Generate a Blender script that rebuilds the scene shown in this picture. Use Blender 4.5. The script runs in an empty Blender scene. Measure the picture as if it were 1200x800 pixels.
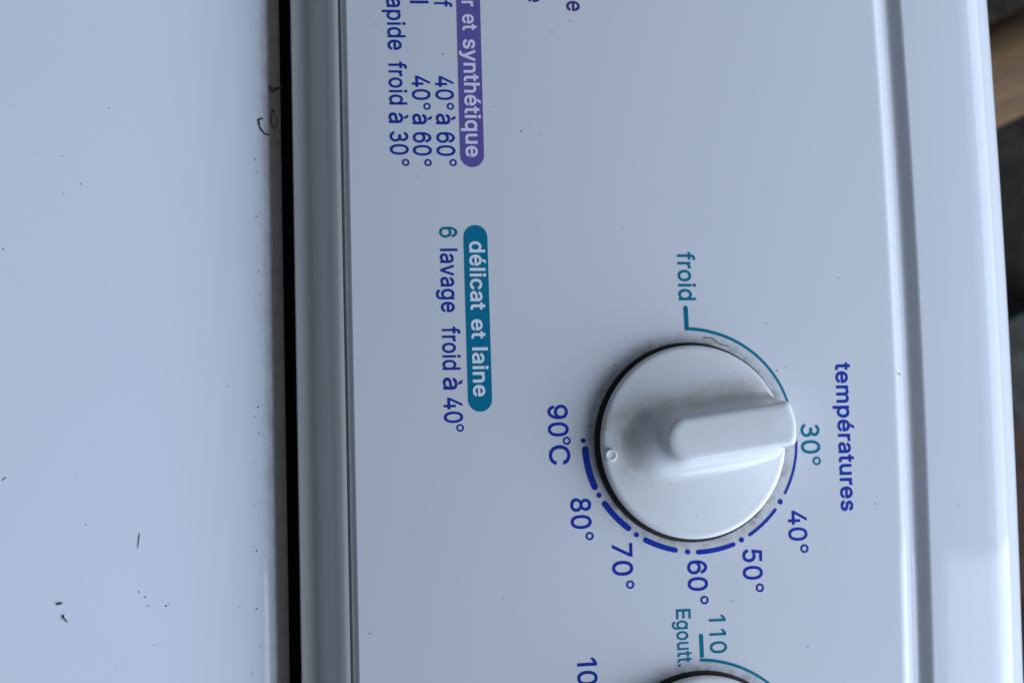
import bpy, bmesh, math, random
from mathutils.geometry import delaunay_2d_cdt
from mathutils import Vector, Matrix, Euler

sc = bpy.context.scene
COL = sc.collection
R = math.radians

# ------------------------------------------------------------------ camera
LENS, SENSOR, DIST = 50.0, 36.0, 0.3617
cd = bpy.data.cameras.new("camera")
cam = bpy.data.objects.new("camera", cd)
COL.objects.link(cam)
cd.lens, cd.sensor_width, cd.sensor_fit = LENS, SENSOR, 'HORIZONTAL'
cd.clip_start, cd.clip_end = 0.005, 60.0
CAMROT = Matrix.Rotation(R(-14), 3, 'Y') @ Matrix.Rotation(R(4.2), 3, 'X') @ Matrix.Rotation(R(-1.6), 3, 'Z')
CAMLOC = -(CAMROT @ Vector((0, 0, -1))) * DIST
cam.rotation_euler = CAMROT.to_euler()
cam.location = CAMLOC
cd.dof.use_dof = True
cd.dof.focus_distance = 0.358
cd.dof.aperture_fstop = 17.0
sc.camera = cam

# ------------------------------------------------------------------ light
w = bpy.data.worlds.new("World")
sc.world = w
w.use_nodes = True
bg = w.node_tree.nodes["Background"]
bg.inputs[0].default_value = (0.585, 0.74, 1.0, 1)
bg.inputs[1].default_value = 0.145


def rect_lamp(name, corner, u, v, su, sv, watts, col):
    """a rectangle of light: corner point, two edge directions, two edge lengths; it faces the machine"""
    ld = bpy.data.lights.new(name, 'AREA')
    ld.shape = 'RECTANGLE'
    ld.size, ld.size_y, ld.energy, ld.color = su, sv, watts, col
    lo = bpy.data.objects.new(name, ld)
    COL.objects.link(lo)
    u, v, corner = Vector(u).normalized(), Vector(v).normalized(), Vector(corner)
    lo.location = corner + u * su / 2 + v * sv / 2
    n = u.cross(v).normalized()                        # light leaves along local -Z
    if n.dot(-lo.location) > 0: n = -n
    lo.rotation_euler = Matrix((u, n.cross(u), n)).transposed().to_euler()


rect_lamp("window_light", (0.9242, -0.1832, 1.29), (.76, 0, -.84), (0, -1, 0), 1.40, 2.40, 63, (0.65, 0.774, 1.0))
rect_lamp("low_side_fill", (1.38, .80, .88), (.3, 0, -.95), (0, -1, 0), .62, 1.75, 15.0, (0.665, 0.78, 1.0))  # added low lamp, no doorway known; strengthens contrast on the groove and edges

vs = sc.view_settings
vs.view_transform, vs.look = 'Standard', 'None'
vs.exposure, vs.gamma = 0.0, 1.0
vs.use_curve_mapping = False


# ------------------------------------------------------------------ helpers
def ray(px, py):
    d = CAMROT @ Vector(((px - 600) / 1200 * SENSOR / LENS, (400 - py) / 1200 * SENSOR / LENS, -1))
    return d


def P(px, py, z=0.0):
    """where a point of the picture lies on the level z"""
    d = ray(px, py)
    return CAMLOC + d * ((z - CAMLOC.z) / d.z)


XR, KC = 0.092, 0.48


def zpan(x):
    """height of the gently curved control panel"""
    return -KC * (XR - x) ** 2 if x < XR else 0.0


def PP(px, py, dz=0.0):
    z = 0.0
    for _ in range(12):
        p = P(px, py, z + dz)
        z = zpan(p.x)
    return P(px, py, z + dz)


def tag(o, label=None, cat=None, group=None, kind=None):
    if label: o['label'] = label
    if cat: o['category'] = cat
    if group: o['group'] = group
    if kind: o['kind'] = kind
    return o


def link(name, me, mat=None, parent=None):
    o = bpy.data.objects.new(name, me)
    COL.objects.link(o)
    if mat: me.materials.append(mat)
    if parent: o.parent = parent
    return o


def mesh_from(bm, name, smooth=True, ang=40):
    bmesh.ops.recalc_face_normals(bm, faces=bm.faces)
    for f in bm.faces: f.smooth = smooth
    for e in bm.edges:
        if len(e.link_faces) == 2 and e.calc_face_angle(0) > R(ang):
            e.smooth = False
    me = bpy.data.meshes.new(name)
    bm.to_mesh(me)
    bm.free()
    return me


def catmull(pts, n):
    out = []
    for i in range(len(pts) - 1):
        p0, p1, p2, p3 = pts[max(i - 1, 0)], pts[i], pts[i + 1], pts[min(i + 2, len(pts) - 1)]
        for k in range(n):
            t = k / n
            out.append(tuple(.5 * (2 * b + (c - a) * t + (2 * a - 5 * b + 4 * c - d) * t * t + (3 * b - a - 3 * c + d) * t ** 3)
                             for a, b, c, d in zip(p0, p1, p2, p3)))
    out.append(tuple(pts[-1]))
    return out


def strip_mesh(name, prof, ys, off=None, ang=40):
    """a profile [(x, z)] carried along y"""
    bm = bmesh.new()
    rows = []
    for y in ys:
        rows.append([bm.verts.new((x + (off(x, y) if off else 0), y, z)) for x, z in prof])
    for a, b in zip(rows, rows[1:]):
        for i in range(len(prof) - 1):
            bm.faces.new((a[i], a[i + 1], b[i + 1], b[i]))
    me = mesh_from(bm, name, True, ang)
    if me.polygons and sum(p.normal.z * p.area for p in me.polygons) < 0:
        me.flip_normals()
    return me


def tube_mesh(name, pts, rad, seg=6):
    pts = [Vector(p) for p in pts]
    bm = bmesh.new()
    rings = []
    for i, p in enumerate(pts):
        t = (pts[min(i + 1, len(pts) - 1)] - pts[max(i - 1, 0)]).normalized()
        a = t.cross(Vector((0, 0, 1)))
        a = a.normalized() if a.length > 1e-6 else Vector((1, 0, 0))
        b = a.cross(t).normalized()
        r = rad(i / (len(pts) - 1)) if callable(rad) else rad
        rings.append([bm.verts.new(p + (a * math.cos(6.2832 * k / seg) + b * math.sin(6.2832 * k / seg)) * r) for k in range(seg)])
    for q, s in zip(rings, rings[1:]):
        for k in range(seg):
            bm.faces.new((q[k], q[(k + 1) % seg], s[(k + 1) % seg], s[k]))
    bm.faces.new(rings[0][::-1])
    bm.faces.new(rings[-1])
    return mesh_from(bm, name)


# ------------------------------------------------------------------ materials
def mat(name, col, rough=.3, spec=.25, coat=0.0):
    m = bpy.data.materials.new(name)
    m.use_nodes = True
    b = m.node_tree.nodes["Principled BSDF"]
    b.inputs["Base Color"].default_value = (*col, 1)
    b.inputs["Roughness"].default_value = rough
    b.inputs["Specular IOR Level"].default_value = spec
    b.inputs["Coat Weight"].default_value = coat
    return m


class NT:
    def __init__(s, m):
        s.t = m.node_tree
        s.b = s.t.nodes["Principled BSDF"]

    def n(s, typ, **kw):
        nd = s.t.nodes.new(typ)
        for k, v in kw.items():
            if k in nd.inputs.keys():
                nd.inputs[k].default_value = v
            else:
                setattr(nd, k, v)
        return nd

    def l(s, a, b): s.t.links.new(a, b)

    def math(s, op, a, b=0.0, c=None, clamp=False):
        nd = s.t.nodes.new("ShaderNodeMath")
        nd.operation, nd.use_clamp = op, clamp
        for i, v in enumerate((a, b, c)):
            if v is None: continue
            if hasattr(v, "is_output"): s.l(v, nd.inputs[i])
            else: nd.inputs[i].default_value = v
        return nd.outputs[0]

    def smooth(s, v, lo, hi):
        nd = s.t.nodes.new("ShaderNodeMapRange")
        nd.interpolation_type = 'SMOOTHSTEP'
        s.l(v, nd.inputs[0])
        nd.inputs[1].default_value, nd.inputs[2].default_value = lo, hi
        nd.inputs[3].default_value, nd.inputs[4].default_value = 0, 1
        return nd.outputs[0]

    def noise(s, vec, scale, detail=4, rough=.6):
        nd = s.n("ShaderNodeTexNoise", Scale=scale, Detail=detail, Roughness=rough)
        s.l(vec, nd.inputs["Vector"])
        return nd.outputs["Fac"]

    def mix(s, fac, a, b):
        nd = s.t.nodes.new("ShaderNodeMix")
        nd.data_type = 'RGBA'
        for v, i in ((fac, 0), (a, 6), (b, 7)):
            if hasattr(v, "is_output"): s.l(v, nd.inputs[i])
            else: nd.inputs[i].default_value = (*v, 1) if i else v
        return nd.outputs[2]


def enamel(name, col, rough, dirt_at=(), dirt_col=(.15, .112, .075)):
    """glossy white surface: faint orange peel, smudges and rings of grime (object = world coordinates)"""
    m = mat(name, col, rough)
    t = NT(m)
    tc = t.n("ShaderNodeTexCoord").outputs["Object"]
    sm = t.smooth(t.noise(tc, 22, 5, .65), .45, .75)
    c = t.mix(t.math('MULTIPLY', sm, .05), col, (.55, .56, .55))
    sp = t.smooth(t.noise(tc, 1500, 2, .5), .74, .80)         # pin-point soiling
    c = t.mix(t.math('MULTIPLY', sp, .35), c, (.25, .22, .19))
    for (cx, cy, r0, r1, amt) in dirt_at:
        d = t.n("ShaderNodeVectorMath", operation='DISTANCE')
        t.l(tc, d.inputs[0])
        d.inputs[1].default_value = (cx, cy, zpan(cx))
        ring = t.math('SUBTRACT', 1.0, t.smooth(d.outputs["Value"], r0, r1))
        nz = t.smooth(t.noise(tc, 300, 5, .7), .38, .72)
        nz2 = t.math('MULTIPLY_ADD', nz, .7, .3)
        c = t.mix(t.math('MULTIPLY', t.math('MULTIPLY', ring, nz2), amt), c, dirt_col)
    t.l(c, t.b.inputs["Base Color"])
    rg = t.math('MULTIPLY_ADD', sm, .05, rough)
    t.l(rg, t.b.inputs["Roughness"])
    bp = t.n("ShaderNodeBump", Strength=.02, Distance=.0004)
    t.l(t.noise(tc, 420, 2, .5), bp.inputs["Height"])
    t.l(bp.outputs[0], t.b.inputs["Normal"])
    return m


KN = PP(809.8, 517.5)          # centre of the temperature knob
KN2 = PP(823.5, 905.5)         # centre of the spin knob

M_PANEL = enamel("panel_white_plastic", (.735, .73, .725), .048,
                 [(KN.x, KN.y, .0245, .0305, .9), (KN2.x, KN2.y, .0245, .0305, .9)])
M_LID = enamel("lid_white_enamel", (.755, .782, .815), .05)
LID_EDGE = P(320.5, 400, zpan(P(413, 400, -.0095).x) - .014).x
t = NT(M_LID)                                           # rim grime beside the gap, deepened to paint in the rolled edge's shading
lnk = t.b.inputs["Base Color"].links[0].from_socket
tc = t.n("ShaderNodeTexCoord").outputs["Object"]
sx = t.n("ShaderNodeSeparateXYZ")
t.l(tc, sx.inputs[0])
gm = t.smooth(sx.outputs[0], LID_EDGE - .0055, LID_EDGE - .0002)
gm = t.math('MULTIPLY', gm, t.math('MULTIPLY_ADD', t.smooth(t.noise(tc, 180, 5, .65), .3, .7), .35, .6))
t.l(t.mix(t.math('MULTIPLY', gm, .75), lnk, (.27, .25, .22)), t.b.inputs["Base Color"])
M_TRIM = enamel("trim_white_plastic", (.72, .69, .64), .14)
M_CAB = enamel("cabinet_white_enamel", (.78, .78, .78), .15)
M_BLACK = mat("black_rubber_and_gap", (.022, .022, .022), .8, .15)  # rubber of the feet; also blackens the gap strip in place of shade
M_RECESS = mat("dark_recess_shade", (.030, .025, .021), .6, .25)  # shade of the gap round the knobs, put into the ring's colour
M_DOT = mat("knob_dot_plastic", (.76, .75, .70), .22)

# aged edge strip of the lid
M_SEAL = mat("grimy_beige_plastic", (.22, .19, .15), .5, .3)
t = NT(M_SEAL)
tc = t.n("ShaderNodeTexCoord").outputs["Object"]
t.l(t.mix(t.smooth(t.noise(tc, 260, 6, .7), .35, .7), (.62, .53, .43), (.50, .42, .33)), t.b.inputs["Base Color"])

# knob plastic with grime along the root of the grip
GANG = 9.6
M_KNOB = mat("knob_white_plastic", (.79, .78, .75), .2, .42)
t = NT(M_KNOB)
tc = t.n("ShaderNodeTexCoord").outputs["Object"]
mp = t.n("ShaderNodeMapping")
mp.inputs["Rotation"].default_value = (0, 0, R(-GANG))
t.l(tc, mp.inputs["Vector"])
sx = t.n("ShaderNodeSeparateXYZ")
t.l(mp.outputs[0], sx.inputs[0])
X, Y, Z = sx.outputs
up = t.math('SUBTRACT', 1.0, t.smooth(t.math('ABSOLUTE', t.math('SUBTRACT', Y, .0105)), .0008, .0060))
lf = t.math('SUBTRACT', 1.0, t.smooth(t.math('ABSOLUTE', t.math('ADD', X, .0175)), .0010, .0065))
lf = t.math('MULTIPLY', lf, t.math('SUBTRACT', 1.0, t.smooth(t.math('ABSOLUTE', t.math('SUBTRACT', Y, .002)), .004, .012)))
low = t.math('SUBTRACT', 1.0, t.smooth(Z, .0055, .0085))
g = t.math('MULTIPLY', t.math('MAXIMUM', up, lf), low)
nz = t.math('MULTIPLY_ADD', t.smooth(t.noise(tc, 240, 6, .75), .32, .7), .75, .25)
g = t.math('MULTIPLY', t.math('MULTIPLY', g, nz), .42)
sp = t.math('MULTIPLY', t.smooth(t.noise(tc, 1100, 2, .5), .72, .78), .4)
c = t.mix(sp, t.mix(g, (.85, .835, .795), (.32, .23, .13)), (.16, .12, .09))
t.l(c, t.b.inputs["Base Color"])
t.l(t.math('MULTIPLY_ADD', g, .35, .17), t.b.inputs["Roughness"])

INK_BLUE = mat("blue_print", (.010, .042, .38), .28)
INK_NAVY = mat("navy_print", (.012, .038, .33), .28)
INK_VIOLET = mat("dark_violet_print", (.050, .038, .190), .28)
INK_TEAL = mat("teal_print", (.001, .185, .285), .28)
INK_PILL_V = mat("violet_label_print", (.150, .112, .36), .24)
INK_PILL_T = mat("teal_label_print", (.004, .190, .305), .24)
INK_WHITE = mat("pale_print", (.86, .88, .90), .28)
INK_WHITE_V = mat("pale_lilac_print", (.82, .79, .88), .28)

# ------------------------------------------------------------------ floor and what lies behind the machine
ZF = -0.80
M_FLOOR = mat("dark_earth_floor", (.03, .025, .02), .9, .2)
t = NT(M_FLOOR)
tc = t.n("ShaderNodeTexCoord").outputs["Object"]
c = t.mix(t.smooth(t.noise(tc, 9, 6, .7), .35, .65), (.030, .023, .017), (.070, .052, .036))
c = t.mix(t.smooth(t.noise(tc, 45, 5, .7), .5, .7), c, (.022, .022, .020))
t.l(c, t.b.inputs["Base Color"])
bp = t.n("ShaderNodeBump", Strength=.8, Distance=.02)
t.l(t.noise(tc, 40, 6, .7), bp.inputs["Height"])
t.l(bp.outputs[0], t.b.inputs["Normal"])
bm = bmesh.new()
for i in range(41):
    for j in range(41):
        x, y = -4 + 8 * i / 40, -4 + 8 * j / 40
        bm.verts.new((x, y, ZF + random.Random(i * 97 + j).uniform(-.008, .008)))
bm.verts.ensure_lookup_table()
for i in range(40):
    for j in range(40):
        a = i * 41 + j
        bm.faces.new([bm.verts[k] for k in (a, a + 41, a + 42, a + 1)])
floor = link("floor", mesh_from(bm, "floor"), M_FLOOR)
tag(floor, kind="structure")

M_LOG = mat("weathered_wood", (.2, .14, .09), .8, .2)
t = NT(M_LOG)
tc = t.n("ShaderNodeTexCoord").outputs["Object"]
mp = t.n("ShaderNodeMapping")
mp.inputs["Scale"].default_value = (4, 60, 60)
t.l(tc, mp.inputs["Vector"])
t.l(t.mix(t.smooth(t.noise(mp.outputs[0], 1.0, 5, .6), .3, .7), (.20, .118, .056), (.085, .05, .027)), t.b.inputs["Base Color"])

# weathered log: seen past the rear edge of the machine
ZL = -0.42
a, b = P(1140, 100, ZL), P(1330, 14, ZL)
ax = (b - a).normalized()
rl = .0305
bm = bmesh.new()
rings = []
rnd = random.Random(4)
LL = .75
NS = 26
for i in range(NS + 1):
    u = i / NS * LL - .10
    rr = rl * (1 + .05 * math.sin(7 * u) + rnd.uniform(-.02, .02))
    rings.append([bm.verts.new((u, rr * (1 + .04 * math.sin(3 * k + 5 * u)) * math.cos(6.2832 * k / 20),
                                rr * math.sin(6.2832 * k / 20))) for k in range(20)])
for q, s in zip(rings, rings[1:]):
    for k in range(20):
        bm.faces.new((q[k], q[(k + 1) % 20], s[(k + 1) % 20], s[k]))
bm.faces.new(rings[0]); bm.faces.new(rings[-1])
log = link("wooden_log", mesh_from(bm, "wooden_log"), M_LOG)
log.location = a - ax * .0
log.rotation_euler = (0, 0, math.atan2(ax.y, ax.x))
tag(log, "weathered brown wooden log propped crosswise behind the rear edge of the machine", "log")

# reddish brown block on a low pile, darker grey stone above it
def rough_block(name, sx, sy, sz, m, seed, cuts=5):
    bm = bmesh.new()
    bmesh.ops.create_cube(bm, size=1)
    bmesh.ops.subdivide_edges(bm, edges=bm.edges, cuts=cuts, use_grid_fill=True)
    rr = random.Random(seed)
    for v in bm.verts:
        n = v.co.normalized() * .62
        v.co = v.co.lerp(n, .18)
        v.co += Vector((rr.uniform(-1, 1), rr.uniform(-1, 1), rr.uniform(-1, 1))) * .018
        v.co = Vector((v.co.x * sx, v.co.y * sy, v.co.z * sz))
    return link(name, mesh_from(bm, name), m)


M_BRICK = mat("old_brick", (.10, .045, .028), .9, .2)
t = NT(M_BRICK)
tc = t.n("ShaderNodeTexCoord").outputs["Object"]
t.l(t.mix(t.smooth(t.noise(tc, 40, 5, .7), .35, .7), (.075, .036, .023), (.035, .024, .018)), t.b.inputs["Base Color"])
M_STONE = mat("dark_grey_stone", (.05, .05, .045), .9, .2)
t = NT(M_STONE)
tc = t.n("ShaderNodeTexCoord").outputs["Object"]
t.l(t.mix(t.smooth(t.noise(tc, 35, 5, .7), .35, .7), (.065, .065, .055), (.025, .025, .017)), t.b.inputs["Base Color"])
b = rough_block("brick", .24, .115, .075, M_BRICK, 3)
p = P(1215, 548, ZF + .04); b.location = (p.x, p.y, ZF + .036); b.rotation_euler.z = R(74)
tag(b, "old reddish brown brick lying on the dark floor behind the machine", "brick")
b = rough_block("stone", .12, .10, .08, M_STONE, 8)
p = P(1213, 425, ZF + .04); b.location = (p.x, p.y, ZF + .036); b.rotation_euler.z = R(20)
tag(b, "dark grey stone lying on the floor beyond the reddish brick", "stone")

# ------------------------------------------------------------------ the washing machine
wm = bpy.data.objects.new("washing_machine", None)
COL.objects.link(wm)
wm.empty_display_size = .05
wm.location = (-.14, 0, ZF)
tag(wm, "white top-loading washing machine with two dials and printed French settings", "washing machine")
INV = Matrix.Translation(-Vector(wm.location))


def part(name, me, m, parent=wm, label=None):
    o = link(name, me, m, parent)
    if parent is wm:
        o.matrix_parent_inverse = INV
    if label: o['label'] = label
    return o


def X0(px, z):            # x of a picture column at mid height, at level z
    return P(px, 400, z).x


YS = [-.23 + .46 * i / 92 for i in range(93)]


def bow(x, y):
    f = min(max((x - X0(640, 0)) / (X0(1040, 0) - X0(640, 0)), 0), 1)
    return .0012 * f * (1 - (y / .088) ** 2) if abs(y) < .088 else .0012 * f * (-.9 * (abs(y) / .088 - 1) * 2)


ZP = zpan(X0(413, -.0095))   # panel height at its front edge
xl = X0(413.5, ZP)
prof = []
# front cove, from the gap up to the panel
cove = [(347.0, -.0460), (346.4, -.0115), (346.6, -.0098), (347.6, -.0091), (349.5, -.0089), (355, -.00885), (361, -.0087),
        (367, -.0081), (373, -.0068), (379, -.0051), (385, -.0034), (391, -.0021), (397, -.0013), (401, -.0010), (403.2, -.0009)]
prof_trim = [(X0(px, ZP + z), ZP + z) for px, z in catmull(cove, 5)]
prof_trim += [(X0(404.2, ZP - .0015), ZP - .0021), (X0(405.6, ZP - .0015), ZP - .0021), (X0(406.4, ZP - .0006), ZP - .0007)]
trim = part("front_trim", strip_mesh("front_trim", prof_trim, YS, bow, 55), M_TRIM)

# panel proper
prof = [(X0(405.9, ZP - .02), ZP - .02), (X0(406.9, ZP - .0010), ZP - .0012), (X0(409.3, ZP - .0008), ZP - .0010), (X0(411.2, ZP - .0004), ZP - .0005), (xl, ZP)]
xg0, xg1, xg2 = X0(1042.5, 0), X0(1060.3, -.0015), X0(1073.0, 0)
n = 60
for i in [.06, .14, .3, .6] + list(range(1, n + 1)):
    x = xl + (xg0 - .001 - xl) * i / n
    prof.append((x, zpan(x)))
for i in range(1, 33):
    u_ = i / 32
    x = xg0 - .001 + (xg2 + .001 - xg0 + .001) * u_
    w_ = .5 * u_ / .66 if u_ < .66 else .5 + .5 * (u_ - .66) / .34
    prof.append((x, -.0022 * ((1 - math.cos(2 * math.pi * w_)) / 2) ** 1.1))
xe = X0(1183.5, -.008)
x2 = prof[-1][0]
x3 = xe - .0170
for i in [.1, .3] + list(range(1, 12)):
    prof.append((x2 + (x3 - x2) * i / 11, -.0004 * (i / 11) ** 2))
for i in range(1, 21):
    th = R(90) * i / 20
    prof.append((x3 + .0170 * math.sin(th), -.0004 - .0125 * (1 - math.cos(th))))
prof += [(xe + .00002, -.0165), (xe - .0004, -.0169), (xe - .004, -.0171), (xe - .0045, -.060)]
panel = part("control_panel", strip_mesh("control_panel", prof, YS, bow, 50), M_PANEL)

# lid: a little below the panel, its rolled edge runs along the gap
ZLID = ZP - .0110
xr = X0(320.5, ZLID - .003)
tl = math.tan(R(5.5))
prof = []
for i in range(25):
    x = -.40 + (xr - .0048 + .40) * i / 24
    prof.append((x, ZLID + (xr - .0048 - x) * tl))
for i in range(1, 15):
    th = R(88) * i / 14
    prof.append((xr - .0048 + .0048 * math.sin(th), ZLID - .0042 * (1 - math.cos(th)) - .0048 * math.sin(th) * tl * (1 - i / 14)))
prof.append((xr + .00005, ZLID - .0052))
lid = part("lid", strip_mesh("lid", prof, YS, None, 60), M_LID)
xs = X0(332.5, ZLID - .007)
prof = [(xr - .0007, ZLID - .0035), (xr + .0003, ZLID - .0037), (xs - .0006, ZLID - .0046), (xs, ZLID - .0053), (xs + .0001, ZLID - .0135)]
part("lid_edge_strip", strip_mesh("lid_edge_strip", prof, YS, None, 60), M_SEAL)
xa, xb = xr - .004, X0(352, ZP - .030)
prof = [(xa, ZLID - .0125), (xa + .002, ZLID - .012), ((xa + xb) / 2, ZLID - .0115), (xb - .002, ZLID - .012), (xb, ZLID - .0125)]
part("gap_shade_strip", strip_mesh("gap_shade_strip", prof, YS, None, 60), M_BLACK)  # black strip standing in for the dark void between lid and trim

# cabinet under lid and panel
bm = bmesh.new()
x0, x1, y0, y1 = -.395, xe - .0035, -.228, .228
bmesh.ops.create_cube(bm, size=1)
for v in bm.verts:
    v.co = Vector((x0 if v.co.x < 0 else x1, y0 if v.co.y < 0 else y1, ZF + .02 if v.co.z < 0 else -.056))
bmesh.ops.bevel(bm, geom=[e for e in bm.edges], offset=.004, segments=3, affect='EDGES')
part("cabinet", mesh_from(bm, "cabinet"), M_CAB)
for ex in (x0 + .05, x1 - .05):
    for ey in (y0 + .05, y1 - .05):
        bm = bmesh.new()
        bmesh.ops.create_cone(bm, segments=20, radius1=.022, radius2=.018, depth=.025, cap_ends=True)
        bmesh.ops.translate(bm, verts=bm.verts, vec=(ex, ey, ZF + .0125))
        part("foot", mesh_from(bm, "foot"), M_BLACK)

# ------------------------------------------------------------------ knobs
MM = (PP(809.8, 400.5) - KN).length / 25.4     # the knob is drawn in mm, dark ring radius 25.4
RD = 24.35                     # disc radius, mm


def dome(r): return 3.5 + 1.7 * (1 - min(r / 22.6, 1) ** 2)


def disc_mesh():
    pr = [(21.5, .5), (23.4, .6), (23.9, 1.2), (RD, 2.0), (RD - .03, 2.5), (RD - .22, 2.95), (RD - .6, 3.25), (RD - 1.1, 3.43), (22.6, 3.5)]
    pr += [(22.6 * (1 - i / 14), dome(22.6 * (1 - i / 14))) for i in range(1, 14)]
    bm = bmesh.new()
    S = 128
    rings = [[bm.verts.new((r * MM * math.cos(6.283185 * k / S), r * MM * math.sin(6.283185 * k / S), z * MM)) for k in range(S)] for r, z in pr]
    for a, b in zip(rings, rings[1:]):
        for k in range(S):
            bm.faces.new((a[k], a[(k + 1) % S], b[(k + 1) % S], b[k]))
    c = bm.verts.new((0, 0, dome(0) * MM))
    for k in range(S):
        bm.faces.new((rings[-1][k], rings[-1][(k + 1) % S], c))
    bm.faces.new(rings[0])
    return mesh_from(bm, "temperature_knob", True, 50)


def outline(aL, aR, hw, rR, el, es, er):
    """stadium left end, rounded corners right; grown by el / es / er (mm)"""
    hwL = hw + es
    left = aL - el
    pts = []
    cL = left + (hw + el * .9)
    for i in range(25):                     # left end, a half ellipse
        th = R(90) + R(180) * i / 24
        pts.append((cL + (cL - left) * math.cos(th), hwL * math.sin(th)))
    r = rR + max(es, 0) * .2
    right = aR + er
    for i in range(21):                     # lower side
        s = (i + 1) / 22
        pts.append((cL + (right - r - cL) * s, -hwL))
    for i in range(9):
        th = R(-90) + R(90) * i / 8
        pts.append((right - r + r * math.cos(th), -hwL + r + r * math.sin(th)))
    for i in range(1, 8):                   # end face, slightly bulged
        s = i / 8
        pts.append((right + .5 * math.sin(math.pi * s), (-hwL + r) + (2 * hwL - 2 * r) * s))
    for i in range(9):
        th = R(90) * i / 8
        pts.append((right - r + r * math.cos(th), hwL - r + r * math.sin(th)))
    for i in range(21):
        s = (i + 1) / 22
        pts.append((right - r + (cL - right + r) * s, hwL))
    return pts


A = P(785, 518.5, .0115) - KN
B = P(933.5, 494.5, .0125) - KN
ga = math.atan2(B.y - A.y, B.x - A.x)
ux, uy = math.cos(ga), math.sin(ga)
LA = (A.x * ux + A.y * uy) / MM
LB = (B.x * ux + B.y * uy) / MM
OFF = ((A.y + B.y) / 2 * ux - (A.x + B.x) / 2 * uy) / MM
HW = 25.6 * .217


def grip_mesh():
    bm = bmesh.new()
    rings = []
    lev = [(1.0, -.03), (.93, .03), (.85, .12), (.76, .28), (.66, .52), (.56, .86), (.46, 1.3), (.36, 1.95), (.27, 2.75), (.19, 3.6), (.12, 4.5), (.06, 5.4), (.02, 6.1), (0, 6.6)]
    spec = [(f * 9.8, f * 5.0, -f * .9, h, None) for f, h in lev]
    ztop = 12.2
    spec += [(-.1, -.05, -.04, None, -1.15), (-.35, -.2, -.16, None, -.74), (-.8, -.46, -.38, None, -.42), (-1.5, -.9, -.75, None, -.18), (-2.4, -1.5, -1.2, None, -.05), (-3.3, -2.1, -1.6, None, 0)]
    for el, es, er, h, dz in spec:
        row = []
        for a_, b_ in outline(LA, LB, HW, 1.4, el, es, er):
            if es > 0:                                  # the flare dies away towards the tip
                tt = min(max((a_ - LA - 3) / (LB - LA - 3), 0), 1)
                b_ = math.copysign(max(abs(b_) - es * .50 * tt ** 2.5, 0), b_)
            wl = min(max((LA + 2.5 - a_) / (2.5 + max(el, .1)), 0), 1)
            b_ += OFF
            x, y = a_ * ux - b_ * uy, a_ * uy + b_ * ux
            zt = ztop - .4 + .8 * (a_ - LA) / (LB - LA)
            if h is not None:
                r = math.hypot(x, y)
                hh = h + wl * 1.7 * math.sin(math.pi * min(el / 9.8, 1) ** .75) ** 2 if h > 0 else h
                z = dome(r) + hh * (zt - 1.4 - dome(r)) / 6.6 if h > 0 else dome(r) + h
            else:
                z = zt + dz
            row.append(bm.verts.new((x * MM, y * MM, z * MM)))
        rings.append(row)
    n = len(rings[0])
    for a_, b_ in zip(rings, rings[1:]):
        for k in range(n):
            bm.faces.new((a_[k], a_[(k + 1) % n], b_[(k + 1) % n], b_[k]))
    bm.faces.new(rings[-1])
    return mesh_from(bm, "grip", True, 60)


def dot_mesh():
    q = P(719, 533, .004) - KN
    bm = bmesh.new()
    S = 28
    pr = [(1.62, 3.2), (1.60, 4.1), (1.45, 4.42), (1.15, 4.5), (.95, 4.38), (.5, 4.3)]
    rings = [[bm.verts.new((q.x + r * MM * math.cos(6.283185 * k / S), q.y + r * MM * math.sin(6.283185 * k / S), z * MM)) for k in range(S)] for r, z in pr]
    for a_, b_ in zip(rings, rings[1:]):
        for k in range(S):
            bm.faces.new((a_[k], a_[(k + 1) % S], b_[(k + 1) % S], b_[k]))
    bm.faces.new(rings[-1])
    return mesh_from(bm, "pointer_dot", True, 60)


def recess_ring_mesh():  # flat dark ring in place of the shaded recess around the knob
    bm = bmesh.new()
    S = 96
    pr = [(25.25, -.6), (25.25, .10), (25.1, .16), (21.0, .16), (20.0, 1.0)]
    rings = [[bm.verts.new((r * MM * math.cos(6.283185 * k / S), r * MM * math.sin(6.283185 * k / S), z * MM)) for k in range(S)] for r, z in pr]
    for a_, b_ in zip(rings, rings[1:]):
        for k in range(S):
            bm.faces.new((a_[k], a_[(k + 1) % S], b_[(k + 1) % S], b_[k]))
    return mesh_from(bm, "recess_shade_ring", True, 40)


slope = math.atan(2 * KC * (XR - KN.x))


def place_knob(o, c, rz):
    o.location = Vector((c.x, c.y, zpan(c.x))) - Vector(wm.location)
    o.rotation_euler = (Matrix.Rotation(-slope, 3, 'Y') @ Matrix.Rotation(rz, 3, 'Z')).to_euler()


knob = link("temperature_knob", disc_mesh(), M_KNOB, wm)
place_knob(knob, KN, 0)
link("grip", grip_mesh(), M_KNOB, knob)
link("pointer_dot", dot_mesh(), M_DOT, knob)
link("recess_shade_ring", recess_ring_mesh(), M_RECESS, knob)
knob2 = knob.copy(); knob2.name = "spin_knob"; COL.objects.link(knob2); knob2.parent = wm
place_knob(knob2, KN2, R(-62))
for ch in list(knob.children):
    c = ch.copy(); COL.objects.link(c); c.parent = knob2

# ------------------------------------------------------------------ print on the panel
LIFT = .00006


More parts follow.
